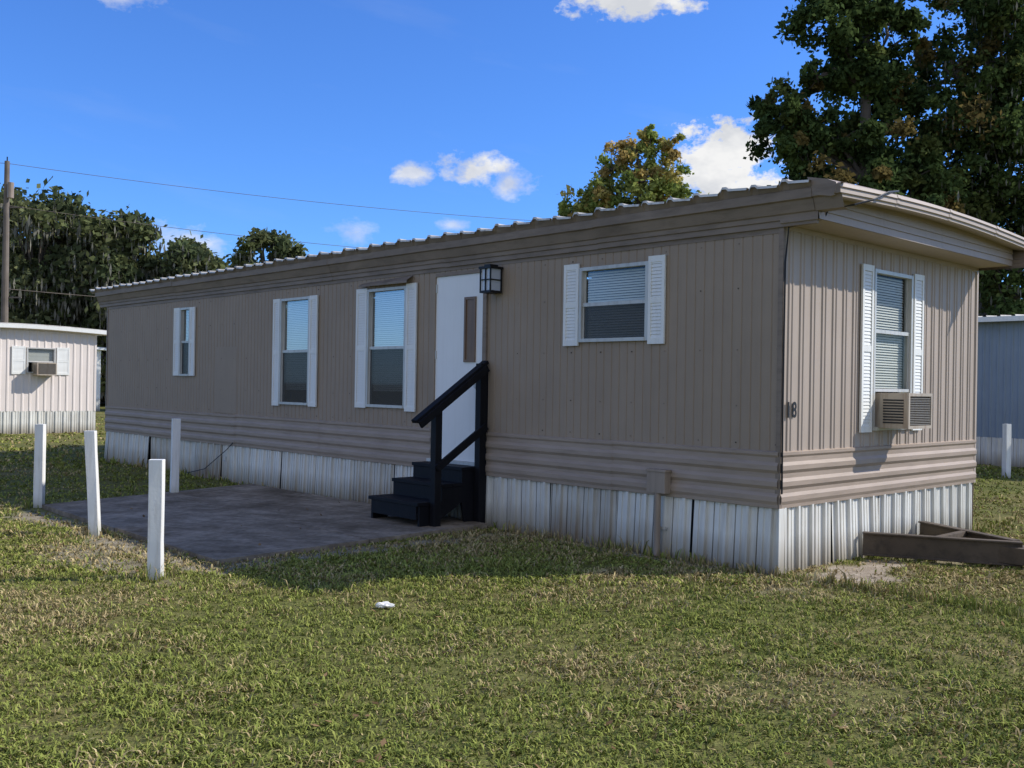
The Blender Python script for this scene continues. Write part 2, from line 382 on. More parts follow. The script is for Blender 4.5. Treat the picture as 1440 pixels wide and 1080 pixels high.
def ac_unit(parent,fr,u0,u1,z0,z1,d):
    mb=MB()
    wbox(mb,fr,u0,u1,-.1,d-.03,z0,z1,'ac')
    for k in range(9):
        z=z0+.05+(z1-z0-.1)*k/9
        mb.box((u0-.006,d*.25,z),(u0-.0005,d*.85,z+.014),'dark',fr)
        mb.box((u1+.0005,d*.25,z),(u1+.006,d*.85,z+.014),'dark',fr)
    t=.03
    wbox(mb,fr,u0,u0+t,d-.03,d,z0,z1,'ac'); wbox(mb,fr,u1-t,u1,d-.03,d,z0,z1,'ac')
    wbox(mb,fr,u0+t,u1-t,d-.03,d,z1-t,z1,'ac'); wbox(mb,fr,u0+t,u1-t,d-.03,d,z0,z0+t,'ac')
    wbox(mb,fr,u0+t,u1-t,d-.03,d-.024,z0+t,z1-t,'rust')
    z=z0+t+.008
    while z<z1-t-.008:
        wbox(mb,fr,u0+t,u1-t,d-.022,d-.006,z,z+.006,'acg'); z+=.017
    mb.obj('window_air_conditioner',parent)
ac_unit(home,EW,1.72,2.24,1.24,1.585,.34)
mb=MB()
wbox(mb,LW,3.86,4.73,-.03,.012,.70,2.89,'door')
mb.obj('door_slab',home,bevel=.004)
mb=MB()
wbox(mb,LW,3.80,3.86,-.03,.03,.66,2.93,'fascia'); wbox(mb,LW,4.73,4.78,-.03,.03,.66,2.93,'siding'); wbox(mb,LW,3.86,4.73,-.03,.03,2.89,2.93,'fascia'); wbox(mb,LW,3.78,4.80,-.03,.07,.64,.70,'alu')
for z in (1.0,1.9,2.7): wbox(mb,LW,4.705,4.735,.012,.022,z,z+.1,'alu')
mb.obj('door_frame',home)
mb=MB()
a,b,c,d=3.99,4.19,1.86,2.62
wbox(mb,LW,a,a+.03,.012,.03,c,d,'copper'); wbox(mb,LW,b-.03,b,.012,.03,c,d,'copper'); wbox(mb,LW,a+.03,b-.03,.012,.03,c,c+.03,'copper'); wbox(mb,LW,a+.03,b-.03,.012,.03,d-.03,d,'copper')
wbox(mb,LW,a+.03,b-.03,.0125,.018,c+.03,d-.03,'copper')
mb.obj('door_lite',home)
mb=MB()
for z in (1.72,1.58):
    mb.tube([LW(3.93,.01,z),LW(3.93,.03,z),LW(3.93,.055,z),LW(3.93,.075,z)],[.03,.018,.03,.022],'alu',12)
mb.obj('door_knob',home,smooth=False)
mb=MB()
u0,u1=3.55,3.73
wbox(mb,LW,u0+.03,u1-.03,.0,.02,2.66,2.93,'black')
wbox(mb,LW,u0-.01,u1+.01,.015,.21,2.90,2.925,'black'); wbox(mb,LW,u0+.04,u1-.04,.05,.17,2.925,2.95,'black')
wbox(mb,LW,u0,u1,.02,.20,2.63,2.655,'black')
for u in (u0,u1-.014):
    for o in (.02,.186): wbox(mb,LW,u,u+.014,o,o+.014,2.655,2.90,'black')
wbox(mb,LW,u0,u1,.187,.199,2.77,2.782,'black'); wbox(mb,LW,(u0+u1)/2-.006,(u0+u1)/2+.006,.187,.199,2.655,2.90,'black')
wbox(mb,LW,u0,u0+.012,.034,.186,2.77,2.782,'black')
wbox(mb,LW,u0+.015,u1-.015,.035,.182,2.657,2.898,'lampglass')
mb.obj('porch_lantern',home)
mb=MB()
wbox(mb,LW,1.14,1.36,.03,.12,.60,.82,'box'); wbox(mb,LW,1.13,1.37,.03,.128,.80,.825,'box'); 
mb.tube([LW(1.25,.085,.60),LW(1.25,.085,.0)],.033,'box',10)
wbox(mb,LW,1.19,1.31,.0,.05,.25,.28,'alu')
mb.obj('electrical_box',home,bevel=.004)
mb=MB()
pts=[(1.1,-.50,3.41),(.7,-.60,3.33),(.4,-.62,3.22),(.2,-.55,3.16),(.08,-.38,3.12),(.05,-.36,3.04),(.01,-.05,3.0),(.0,-.028,2.7),(.0,-.026,2.0),(.0,-.026,1.35),(.0,-.03,.7)]
mb.tube(pts,.009,'black',6)
mb.tube([LW(9.75,.03,.62),LW(9.9,.06,.5),LW(10.6,.08,.15),LW(11.3,.09,.02)],.007,'black',5)
mb.tube([LW(10.0,.06,.33),LW(9.8,.12,.33),LW(9.8,.12,.40)],.012,'alu',6)
mb.obj('service_cable',home)
cu=bpy.data.curves.new('house_number','FONT'); cu.body='18'; cu.size=.19; cu.extrude=.002; cu.offset=.004; cu.space_character=1.25
to=bpy.data.objects.new('tmpnum',cu); COL.objects.link(to)
dg=bpy.context.evaluated_depsgraph_get(); me=bpy.data.meshes.new_from_object(to.evaluated_get(dg)); bpy.data.objects.remove(to)
me.materials.clear(); me.materials.append(M['black'])
no=bpy.data.objects.new('house_number',me); COL.objects.link(no); no.parent=home; no.location=(.065,-.020,1.36); no.rotation_euler=(math.pi/2,0,0); no.scale=(.8,1,1)

# ------------------------------------------------------------ neighbour homes
def neighbour(name,org,length,width,H,wall,roof,zs=.62,pitch=.2,blindwin=()):
    e=empty(name,(org[0],org[1],0),ANG); mb=MB()
    pt=[(0,0),(.6,0),(.7,.015),(.9,.015)]
    hl=[(a,b,c,d) for a,b,c,d in blindwin]
    sheet(mb,EW,profile(0,width,pt,pitch,[x for h in hl for x in h[:2]]),zs,H,wall,hl)
    sheet(mb,LW,profile(0,length,pt,pitch),zs,H,wall)
    mb.quad([(width,0,0),(width,length,0),(width,length,H),(width,0,H)],wall); mb.quad([(0,length,0),(width,length,0),(width,length,H),(0,length,H)],wall)
    mb.obj('siding',e,recalc=False)
    mb=MB()
    sheet(mb,EW,profile(0,width,spat,.23),-.03,zs,'skirt'); sheet(mb,LW,profile(0,length,spat,.23),-.03,zs,'skirt')
    mb.obj('skirting',e,recalc=False)
    mb=MB(); ws=np.linspace(-.3,width+.3,13); zz=lambda w:H+.06+.08*math.sin(math.pi*(w+.3)/(width+.6))
    n=int((length+.5)/.3)
    for i in range(12):
        a,b=ws[i],ws[i+1]
        for k in range(n):
            y=-.25+k*.3
            for y0,y1,o0,o1 in ((y,y+.2,0,0),(y+.2,y+.22,0,.04),(y+.22,y+.28,.04,.04),(y+.28,y+.3,.04,0)):
                mb.quad([(a,y0,zz(a)+o0),(b,y0,zz(b)+o0),(b,y1,zz(b)+o1),(a,y1,zz(a)+o1)],'roof')
        yy=-.25
        mb.quad([(a,yy,zz(a)-.10),(b,yy,zz(b)-.10),(b,yy,zz(b)),(a,yy,zz(a))],roof)
        mb.quad([(a,yy,zz(a)-.10),(b,yy,zz(b)-.10),(b,0,zz(b)-.12),(a,0,zz(a)-.12)],wall)
        if -.05<a<width: mb.quad([(a,0,H-.01),(b,0,H-.01),(b,0,zz(b)),(a,0,zz(a))],wall)
    for w in (-.3,width+.3): mb.quad([(w,-.25,H-.04),(w,length+.25,H-.04),(w,length+.25,H+.07),(w,-.25,H+.07)],roof)
    mb.quad([(-.3,-.25,H-.04),(-.3,length+.25,H-.04),(0,length+.25,H-.03),(0,-.25,H-.03)],wall)
    mb.obj('roof',e,recalc=False)
    return e
e=neighbour('mobile_home',(-15.36,26.42),12,4.2,2.93,'cream','white',.64,.2,[(2.26,3.03,1.72,2.44)])
window(e,EW,2.29,3.0,1.75,2.41,.45,'none')
shutter(e,EW,1.86,2.22,1.68,2.47); shutter(e,EW,3.07,3.42,1.68,2.47)
ac_unit(e,EW,2.42,2.95,1.66,2.02,.4)
e=neighbour('mobile_home',(13.45,18.9),15,4.2,3.2,'blue','white',.62,.15)
e=neighbour('mobile_home',(-23.0,45.1),12,4.2,3.0,'white','white',.6,.2,[(3.3,3.75,1.3,2.4)])
window(e,EW,3.33,3.72,1.33,2.37,.5,'none')

# ------------------------------------------------------------ patio
pat_e=empty('concrete_patio',(CX,CY,0),ANG)
mb=MB()
c=[(-.12,3.62),(-3.52,3.34),(-3.40,8.15),(-.12,9.0)]
def slab(cs,z,mat):
    n=len(cs); mb.quad([(a,b,z) for a,b in cs],mat)
    for i in range(n):
        a,b=cs[i],cs[(i+1)%n]; mb.quad([(a[0],a[1],-.05),(b[0],b[1],-.05),(b[0],b[1],z),(a[0],a[1],z)],mat)
def lerp(a,b,t): return (a[0]+(b[0]-a[0])*t,a[1]+(b[1]-a[1])*t)
for t0,t1,z in ((0,.494,.045),(.5,1,.04)):
    for q0,q1 in ((0,.497),(.503,1)):
        g=lambda t,q: lerp(lerp(c[0],c[3],t),lerp(c[1],c[2],t),q)
        slab([g(t0,q0),g(t1,q0),g(t1,q1),g(t0,q1)],z,'conc')
mb.obj('slab',pat_e,bevel=.012)

# ------------------------------------------------------------ steps
st=empty('entry_steps',(CX,CY,0),ANG)
mb=MB()
S0,S1=3.86,4.76
tre=[(.02,.30,.665),(.28,.59,.49),(.57,.92,.305)]
for a,b,z in tre:
    for k in range(2):
        wd=(b+.02-a)/2; mb.box((-a-wd*(k+1)+.004,S0-.01,z-.038),(-a-wd*k,S1+.01,z),'navy')
    mb.box((-b+.0,S0+.035,z-.19),(-b+.02,S1-.035,z-.04),'navy')
for y in (S0,S1-.035):
    prof_=[(-.02,.045),(-.02,.625),(-.30,.625),(-.30,.45),(-.59,.45),(-.59,.265),(-.90,.265),(-.90,.045),(-.70,.045),(-.30,.27),(-.25,.045)]
    i=len(mb.v)
    for yy in (y,y+.035):
        mb.v+= [(x,yy,z) for x,z in prof_]
    n=len(prof_); mb.f.append(tuple(range(i,i+n))); mb.m.append(mb.mi('navy')); mb.f.append(tuple(reversed(range(i+n,i+2*n)))); mb.m.append(mb.mi('navy'))
    for k in range(n): mb.f.append((i+k,i+(k+1)%n,i+n+(k+1)%n,i+n+k)); mb.m.append(mb.mi('navy'))
mb.obj('stair_treads_and_stringers',st,bevel=.003)
mb=MB()
yp=S0-.055
mb.box((-.13,yp-.045,.02),(-.04,yp+.045,1.84),'navy'); mb.box((-.03,yp-.03,.02),(.0,yp+.06,1.80),'navy')
mb.box((-.77,yp-.045,.02),(-.68,yp+.045,1.30),'navy')
mb.obj('railing_posts',st,bevel=.004)
mb=MB()
mb.beam((-.02,yp,1.86),(-1.03,yp,1.19),.10,.04,'navy'); mb.beam((-.05,yp-.062,1.13),(-.76,yp-.062,.68),.035,.085,'navy')
mb.beam((-.04,yp-.06,1.79),(-1.0,yp-.06,1.155),.03,.08,'navy')
mb.obj('handrail',st,bevel=.004)

# ------------------------------------------------------------ white posts
def post(x,y,h,w,lx=0,ly=0,rz=0.):
    mb=MB(); n=5
    a=w/2; rings=[]
    for k in range(n+1):
        z=-.12+(h+.12)*k/n; j=(lambda:random.uniform(-.003,.003))
        rings.append([( -a+j()+lx*z,-a+j()+ly*z,z),(a+j()+lx*z,-a+j()+ly*z,z),(a+j()+lx*z,a+j()+ly*z,z),(-a+j()+lx*z,a+j()+ly*z,z)])
    for k in range(n):
        for i in range(4): mb.quad([rings[k][i],rings[k][(i+1)%4],rings[k+1][(i+1)%4],rings[k+1][i]],'post')
    t=rings[-1]; t[0]=(t[0][0],t[0][1],t[0][2]-.012); mb.quad(rings[-1],'post')
    bm_o=mb.obj('white_post'); 
    bm=bmesh.new(); bm.from_mesh(bm_o.data); bmesh.ops.remove_doubles(bm,verts=bm.verts,dist=.0005); bmesh.ops.recalc_face_normals(bm,faces=bm.faces); bm.to_mesh(bm_o.data); bm.free()
    b=bm_o.modifiers.new('bevel','BEVEL'); b.width=.005; b.segments=2; b.limit_method='ANGLE'
    bm_o.location=(x,y,0); bm_o.rotation_euler=(0,0,rz)
posts=[(-5.84,12.29),(-4.24,10.13),(-2.82,7.91),(-4.66,13.74),(9.37,18.73)]
post(-5.84,12.29,1.02,.105,.0,0,.1)
post(-4.24,10.13,1.06,.10,-.07,.06,.15)
post(-2.82,7.91,.96,.105,-.005,0,.12)
post(-4.66,13.74,1.06,.105,.01,0,.5)
post(9.37,18.73,1.02,.11,0,0,.3)

# ------------------------------------------------------------ trailer hitch A frame
hf=empty('trailer_hitch_frame',(CX,CY,0),ANG)
mb=MB()
def ibeam(p0,p1,z0,z1):
    p0=Vector((*p0,0));p1=Vector((*p1,0)); zc=(z0+z1)/2
    up=Vector((0,0,zc))
    mb.beam(p0+up,p1+up,.03,(z1-z0)-.02,'rust')
    mb.beam(p0+Vector((0,0,z0+.008)),p1+Vector((0,0,z0+.008)),.09,.016,'rust'); mb.beam(p0+Vector((0,0,z1-.008)),p1+Vector((0,0,z1-.008)),.09,.016,'rust')
ibeam((1.42,-.05),(2.02,-1.28),.03,.25); ibeam((2.68,-.05),(2.10,-1.2),.03,.25)
mb.box((1.92,-1.36,.05),(2.18,-1.10,.20),'rust'); mb.tube([(2.05,-1.30,.12),(2.05,-1.46,.12)],[.06,.05],'rust',10)
mb.beam((1.72,-.62,.22),(2.38,-.62,.22),.06,.05,'rust')
mb.obj('a_frame_beams',hf,bevel=.004)

# ------------------------------------------------------------ utility poles & wires
def upole(x,y):
    e=empty('utility_pole',(x,y,0)); mb=MB()
    mb.tube([(0,0,-.5),(0,0,5.5),(0,0,11.4)],[.17,.15,.11],'wood',12)
    mb.beam((-.0,0,11.25),(0,0,11.6),.04,.04,'black'); 
    mb.tube([(.25,-.15,9.7),(.25,-.15,10.4)],.14,'box',12)
    for z in (5.2,9.3): mb.beam((0,0,z),(.7,.1,z+.03),.06,.06,'wood')
    mb.obj('pole',e)
upole(-23.1,45.); upole(12,62)
pw=MB()
def wire(a,b,sag,r=.012):
    a=Vector(a);b=Vector(b); pts=[]
    for k in range(25):
        t=k/24; p=a.lerp(b,t); p.z-=sag*4*t*(1-t); pts.append(p)
    pw.tube(pts,r,'wood',5)
wire((-23.1,45,11.3),(12,62,11.6),.55); wire((-23.1,45,9.4),(12,62,9.4),.7); wire((-23.1,45,5.6),(12,62,6.2),.6,.02)
wire((-60,27,11.3),(-23.1,45,11.3),.6); wire((-60,27,9.4),(-23.1,45,9.4),.6)
pw.obj('power_line')

# ------------------------------------------------------------ noise helper
def vnoise(x,y,sc,seed=0):
    r=np.random.default_rng(seed); G=r.random((256,256))
    X=x*sc+1000.;Y=y*sc+1000.; xi=np.floor(X).astype(int);yi=np.floor(Y).astype(int); fx=X-xi;fy=Y-yi
    fx=fx*fx*(3-2*fx);fy=fy*fy*(3-2*fy)
    g=lambda i,j:G[i%256,j%256]
    return (g(xi,yi)*(1-fx)+g(xi+1,yi)*fx)*(1-fy)+(g(xi,yi+1)*(1-fx)+g(xi+1,yi+1)*fx)*fy
def fbm(x,y,sc,seed=0): return (vnoise(x,y,sc,seed)+.5*vnoise(x,y,sc*2.1,seed+1)+.25*vnoise(x,y,sc*4.3,seed+2))/1.75
def to_local(x,y):
    dx=x-CX;dy=y-CY; return dx*RV[0]+dy*RV[1], dx*LV[0]+dy*LV[1]
def bare_shade_at(x,y):
    w,s=to_local(x,y); b=np.zeros_like(x)
    n=fbm(x,y,1.7,5)+.6*(fbm(x,y,9,15)-.5)
    def el(wc,sc,rw,rs,amt=1.):
        d=np.sqrt(((w-wc)/rw)**2+((s-sc)/rs)**2)+(n-.5)*1.5
        return np.clip((1.15-d)/.5,0,1)*amt
    b=np.maximum(b,el(.9,-.40,1.05,.40)); b=np.maximum(b,el(1.9,-.5,.6,.4,.6))
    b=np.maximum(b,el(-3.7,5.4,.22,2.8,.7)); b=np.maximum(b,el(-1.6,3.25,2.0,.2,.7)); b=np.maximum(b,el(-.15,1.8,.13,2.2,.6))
    b=np.maximum(b,el(-4.2,4.0,.25,1.1,.6))  # soil-coloured strip standing in for the roof overhang corner's cast shadow
    return b
def straw_at(x,y):
    n=fbm(x,y,1.3,55)+.5*(fbm(x,y,7,65)-.5); b=np.zeros_like(x)
    for xc,yc,rx,ry,a in ((1.55,5.2,.5,.28,1.),(-.2,5.6,.6,.5,.6),(.9,6.3,.9,.45,.6),(2.4,6.6,.7,.4,.6),(-.9,7.1,.8,.35,.7),(-.1,4.6,.5,.4,.5),(-3.4,7.2,.8,.3,.5),(.6,7.4,1.2,.3,.5),(3.1,5.8,.5,.5,.5)):
        d=np.sqrt(((x-xc)/rx)**2+((y-yc)/ry)**2)+(n-.5)*2.; b=np.maximum(b,np.clip((1.3-d)/.9,0,1)*a)
    return b
def axis(a,lo,hi,step,grow=1.25):
    pos=list(np.arange(lo,hi+1e-6,step)); s=step
    p=hi
    while p<a: s*=grow; p+=s; pos.append(p)
    s=step;p=lo
    while p>-a: s*=grow; p-=s; pos.insert(0,p)
    return np.array(pos)
gx=axis(900,-9,9,.09); gy=axis(900,1,19,.09)
X,Y=np.meshgrid(gx,gy,indexing='ij'); nx,ny=X.shape
Z=(fbm(X,Y,.35,3)-.5)*.05*np.clip((60-np.hypot(X,Y))/40,0,1)+(fbm(X,Y,3,9)-.5)*.015*(np.hypot(X,Y)<40)
w_,s_=to_local(X,Y)
inside=(w_>-3.7)&(w_<5)&(s_>-.2)&(s_<15.4); Z=np.where(inside,np.minimum(Z,.0)-.004,Z)
V=np.stack([X.ravel(),Y.ravel(),Z.ravel()],1)
idx=np.arange(nx*ny).reshape(nx,ny)
F=np.stack([idx[:-1,:-1].ravel(),idx[1:,:-1].ravel(),idx[1:,1:].ravel(),idx[:-1,1:].ravel()],1)
def fastmesh(name,V,F,mat,k,col=None,smooth=False,extra=None):
    me=bpy.data.meshes.new(name); me.vertices.add(len(V)); me.vertices.foreach_set('co',V.astype(np.float32).ravel())
    nf=len(F); me.loops.add(nf*k); me.loops.foreach_set('vertex_index',F.astype(np.int32).ravel())
    me.polygons.add(nf); me.polygons.foreach_set('loop_start',np.arange(0,nf*k,k,dtype=np.int32)); me.polygons.foreach_set('loop_total',np.full(nf,k,dtype=np.int32))
    if smooth: me.polygons.foreach_set('use_smooth',np.ones(nf,dtype=bool))
    me.update(calc_edges=True)
    if col is not None:
        a=me.attributes.new('col','FLOAT_COLOR','POINT'); c4=np.ones((len(V),4),np.float32); c4[:,:3]=col; a.data.foreach_set('color',c4.ravel())
    if extra is not None:
        a=me.attributes.new('bare_shade','FLOAT','POINT'); a.data.foreach_set('value',extra.astype(np.float32).ravel())
    me.materials.append(mat); o=bpy.data.objects.new(name,me); COL.objects.link(o); return o
def groundmat():
    m,nt,b=nm('lawn_soil')
    n=noise(nt,.5,4); n2=noise(nt,7,5,rough=.75); n3=noise(nt,60,3,rough=.7)
    r=ramp(nt,n.outputs[0],[(.3,(.13,.15,.045)),(.5,(.18,.18,.065)),(.7,(.23,.20,.09))])
    r2=ramp(nt,n2.outputs[0],[(.3,(.55,.55,.5)),(.7,(1.25,1.2,1.1))])
    o=mixc(nt,1.,r.outputs[0],r2.outputs[0],'MULTIPLY')
    r3=ramp(nt,n3.outputs[0],[(.35,(.55,.55,.5)),(.65,(1.2,1.2,1.15))]); o=mixc(nt,1.,o,r3.outputs[0],'MULTIPLY')
    a=N(nt,'ShaderNodeAttribute',attribute_name='bare_shade')
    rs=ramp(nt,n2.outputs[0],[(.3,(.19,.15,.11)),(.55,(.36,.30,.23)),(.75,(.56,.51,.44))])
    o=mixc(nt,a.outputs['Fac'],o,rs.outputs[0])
    L_(nt,o,b.inputs['Base Color']); b.inputs['Roughness'].default_value=.95; b.inputs['Specular IOR Level'].default_value=.1
    bump(nt,b,n3.outputs[0],.6,.02); return m
M['ground']=groundmat()
fastmesh('ground',V,F,M['ground'],4,smooth=True,extra=bare_shade_at(X,Y).ravel())
def asphalt():
    m,nt,b=nm('pale_road'); n=noise(nt,3,4); r=ramp(nt,n.outputs[0],[(.3,(.16,.155,.145)),(.7,(.25,.24,.225))]); L_(nt,r.outputs[0],b.inputs['Base Color']); b.inputs['Roughness'].default_value=.9; return m
M['road']=asphalt()
mb=MB()
for k in range(20):
    x0=-100+10*k; mb.quad([(x0,62,.03),(x0+10,62,.03),(x0+10,67,.03),(x0,67,.03)],'road')
mb.obj('road',recalc=False)

# ------------------------------------------------------------ grass blades
def grass(n,y0,y1,hscale,wscale,seed,pw=1.6,ang=.6):
    r=np.random.default_rng(seed)
    e=2-pw; u=r.random(n); y=(y0**e+(y1**e-y0**e)*u)**(1/e); x=(r.random(n)*2-1)*(y*ang+.6)
    m=n//5; ti=r.integers(0,m,n); x=x[ti]+r.normal(size=n)*.014*wscale; y=y[ti]+r.normal(size=n)*.014*wscale
    w,s=to_local(x,y)
    ok=~((w>-.02)&(w<WID+.02)&(s>-.02)&(s<LEN+.02))
    pt=(w>-3.50)&(w<-.1)&(s>3.42+.06*(w+3.5))&(s<8.2+.2*(w+3.5)); ok&=~pt
    for ox,oy,wd,ln in ((-15.36,26.42,4.2,12),(13.45,18.9,4.2,15)):
        a=(x-ox)*RV[0]+(y-oy)*RV[1]; b=(x-ox)*LV[0]+(y-oy)*LV[1]; ok&=~((a>0)&(a<wd)&(b>0)&(b<ln))
    br_=bare_shade_at(x,y); sw=straw_at(x,y); ok&=r.random(n)>np.maximum(br_*.95,sw*.3)
    cl=fbm(x,y,5,21); ok&=r.random(n)<np.clip(.0+1.9*cl,.15,1)
    x=x[ok];y=y[ok];br_=br_[ok];sw=sw[ok];ti=ti[ok];w=w[ok];s=s[ok]; n=len(x)
    big=fbm(x,y,.6,31); med=fbm(x,y,2.5,41)
    h=(.014+.034*r.random(n)**1.5)*hscale*(.4+1.15*med)*(1-.4*sw); h*=np.where(r.random(n)<.02,1.6,1)
    # unmown fringe along the skirting, hitch and post bases
    fr=((w>-.14)&(w<0)&((s<3.6)|(s>8.7)))|((s>-.12)&(s<0)&(w>1.6))
    for px,py in posts: fr|=((x-px)**2+(y-py)**2)<.16**2
    h=np.where(fr,h*(1.4+1.6*r.random(n)),h)
    wd=(.0028+.0028*r.random(n))*wscale
    th=r.random(n)*2*np.pi; lean=np.where(fr,.4,1)*(.4+1.3*r.random(n)); ph=r.random(n)*2*np.pi
    dx=np.cos(th)*wd;dy=np.sin(th)*wd; lx=np.cos(ph)*h*lean;ly=np.sin(ph)*h*lean
    z0=(fbm(x,y,.35,3)-.5)*.05+(fbm(x,y,3,9)-.5)*.015-.004
    base=np.stack([x,y,z0],1); V=np.empty((n,5,3))
    V[:,0]=base+np.stack([-dx,-dy,0*x],1);V[:,1]=base+np.stack([dx,dy,0*x],1)
    mid=base+np.stack([lx*.35,ly*.35,h*.65],1); V[:,2]=mid+np.stack([dx*.8,dy*.8,0*x],1);V[:,3]=mid-np.stack([dx*.8,dy*.8,0*x],1)
    V[:,4]=base+np.stack([lx,ly,h*(1.0-.22*lean)],1)
    i=np.arange(n)[:,None]*5
    F=np.concatenate([i+np.array([[0,1,2]]),i+np.array([[0,2,3]]),i+np.array([[3,2,4]])])
    straw=r.random(n)<np.clip(.17+1.7*(big-.48)+1.1*(med-.5)+br_*.8+sw*.5,.06,.85)
    tuft=r.random(m)[ti][:,None]
    g1=np.array([.17,.215,.045]);g2=np.array([.31,.32,.085]); t=.5*r.random(n)[:,None]+.5*tuft
    c=g1*(1-t)+g2*t; s1=np.array([.52,.42,.215]);s2=np.array([.33,.25,.12]); cs=s1*(1-t)+s2*t
    c=np.where(straw[:,None],cs,c)*(.72+.56*r.random(n))[:,None]
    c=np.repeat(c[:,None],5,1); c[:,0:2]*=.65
    return V.reshape(-1,3),F,c.reshape(-1,3)
parts=[grass(330000,2.8,11,1.1,.95,1,1.3),grass(120000,8,22,1.2,2.1,2,1.6),grass(35000,18,42,1.5,5.5,3,1.6,.58)]
off=0;VV=[];FF=[];CC=[]
for v,f_,c_ in parts: VV.append(v);FF.append(f_+off);CC.append(c_);off+=len(v)
fastmesh('grass',np.concatenate(VV),np.concatenate(FF),M['grass'],3,col=np.concatenate(CC))

n=260
r=rng; y=3.8+12*r.random(n)**1.3; x=(r.random(n)*2-1)*y*.55; w,s=to_local(x,y); ok=~((w>0)&(w<4.2)&(s>0)); x=x[ok];y=y[ok];n=len(x)
z=(fbm(x,y,.35,3)-.5)*.05+.022; sz=.012+.018*r.random(n); th=r.random(n)*6.28; ti=(r.random(n)-.5)*.03
w,s=to_local(x,y); z=np.where((w>-3.5)&(w<-.1)&(s>3.4)&(s<8.6),.052,z)
V=np.stack([np.stack([x+np.cos(th+a)*sz*k,y+np.sin(th+a)*sz*k,z+q*ti],1) for a,k,q in ((0,1,1),(1.57,.6,0),(3.14,1,-1),(4.71,.6,0))],1).reshape(-1,3)
F=np.arange(n*4).reshape(n,4); cc=np.array([[.30,.19,.10]])*(.5+r.random((n,1))); cc=np.repeat(cc,4,0)
fastmesh('fallen_leaves',V,F,M['leaf'],4,col=cc)
bm=bmesh.new(); bmesh.ops.create_icosphere(bm,subdivisions=3,radius=.05)
for v in bm.verts:
    k=1+.35*math.sin(v.co.x*90+1)*math.sin(v.co.y*70)+random.uniform(-.15,.15); v.co=Vector((v.co.x*k*1.2,v.co.y*k*.8,v.co.z*k*.4))
me=bpy.data.meshes.new('crumpled_paper'); bm.to_mesh(me); bm.free(); me.materials.append(M['blind'])
o=bpy.data.objects.new('crumpled_paper',me); COL.objects.link(o); o.location=(-.88,7.05,.022)

# ------------------------------------------------------------ trees
def leaves(P,size,col,r,name,parent=None,aspect=.5,hang=None):
    n=len(P); a=r.normal(size=(n,3)); a/=np.linalg.norm(a,axis=1)[:,None]; b=r.normal(size=(n,3)); b-=a*(a*b).sum(1)[:,None]; b/=np.linalg.norm(b,axis=1)[:,None]
    s=size[:,None]
    if hang is not None:
        a[hang]=np.array([0,0,1.]); b[hang,2]=0; b[hang]/=np.linalg.norm(b[hang],axis=1)[:,None]+1e-9
        asp=np.where(hang,.22,aspect)[:,None]; s=np.where(hang[:,None],s*1.6,s)
    else: asp=aspect
    V=np.stack([P+a*s,P+b*s*asp,P-a*s,P-b*s*asp],1).reshape(-1,3)
    F=np.arange(n*4).reshape(n,4)
    o=fastmesh(name,V,F,M['leaf'],4,col=np.repeat(col,4,0))
    if parent: o.parent=parent
    return o
def tree(name,base,trunk_top,r0,lobes,nleaf,lsize,cols,seed,sub=9,spread=.34,moss=0.,bias=None):
    r=np.random.default_rng(seed); rr=random.Random(seed)
    e=empty(name,(base[0],base[1],0)); mb=MB()
    B=Vector((0,0,-.3)); T=Vector(trunk_top)-Vector((base[0],base[1],0))
    pts=[B.lerp(T,t)+Vector((rr.uniform(-.15,.15),rr.uniform(-.15,.15),0))*(1 if 0<t<1 else 0) for t in np.linspace(0,1,7)]
    pts[0].x=pts[0].y=0
    mb.tube(pts,[r0*1.25,r0,r0*.85,r0*.7,r0*.55,r0*.4,r0*.2],'bark',10)
    P=[];S=[];C=[];H=[]
    tot=sum(l[3]**2 for l in lobes)
    for lx,ly,lz,lr in lobes:
        c=Vector((lx-base[0],ly-base[1],lz))
        k=min(range(1,6),key=lambda q:(pts[q]-c).length+max(0,pts[q].z-c.z+lr*.3)*3)
        m=pts[k].lerp(c,.5)+Vector((rr.uniform(-.3,.3),rr.uniform(-.3,.3),rr.uniform(0,.4)))
        mb.tube([pts[k],m,c],[r0*.35,r0*.22,r0*.1],'bark',6,False)
        ns=max(5,int(sub*lr)); nl=int(nleaf*lr*lr/tot/ns)
        for q in range(ns):
            d=r.normal(size=3); d/=np.linalg.norm(d); rad=lr*(.3+.85*r.random()); sc=np.array(c)+d*rad*np.array([1,1,.9])
            mb.tube([c,Vector(sc)*.5+c*.5+Vector((0,0,rr.uniform(-.1,.15))),Vector(sc)],[r0*.1,r0*.06,.012],'bark',4,False)
            cr=lr*spread*(.5+.9*r.random()); nn=int(nl*(.5+r.random()))
            p=r.normal(size=(nn,3))*cr*np.array([.55,.55,.42])+sc; p[:,2]-=.25*((p[:,:2]-sc[:2])**2).sum(1)/max(cr,.1)
            P.append(p); S.append(lsize*(.6+.8*r.random(nn)))
            ci=cols[r.choice(len(cols),p=bias)] if bias is not None else cols[r.integers(len(cols))]
            C.append(np.array(ci)[None]*(.6+.8*r.random((nn,1)))*(.8+.4*r.random()))
            hh=r.random(nn)<moss
            C[-1][hh]=np.array([.20,.20,.165])*(.6+.6*r.random((hh.sum(),1))); H.append(hh)
            P[-1][hh,2]-=cr*.5
    mb.obj('trunk_and_limbs',e,recalc=False,smooth=True)
    leaves(np.concatenate(P),np.concatenate(S),np.concatenate(C),r,'foliage',e,hang=np.concatenate(H) if moss>0 else None,aspect=.6)
    return e
gd=[(.07,.105,.035),(.09,.13,.04),(.055,.085,.03),(.12,.145,.045),(.18,.14,.05)]
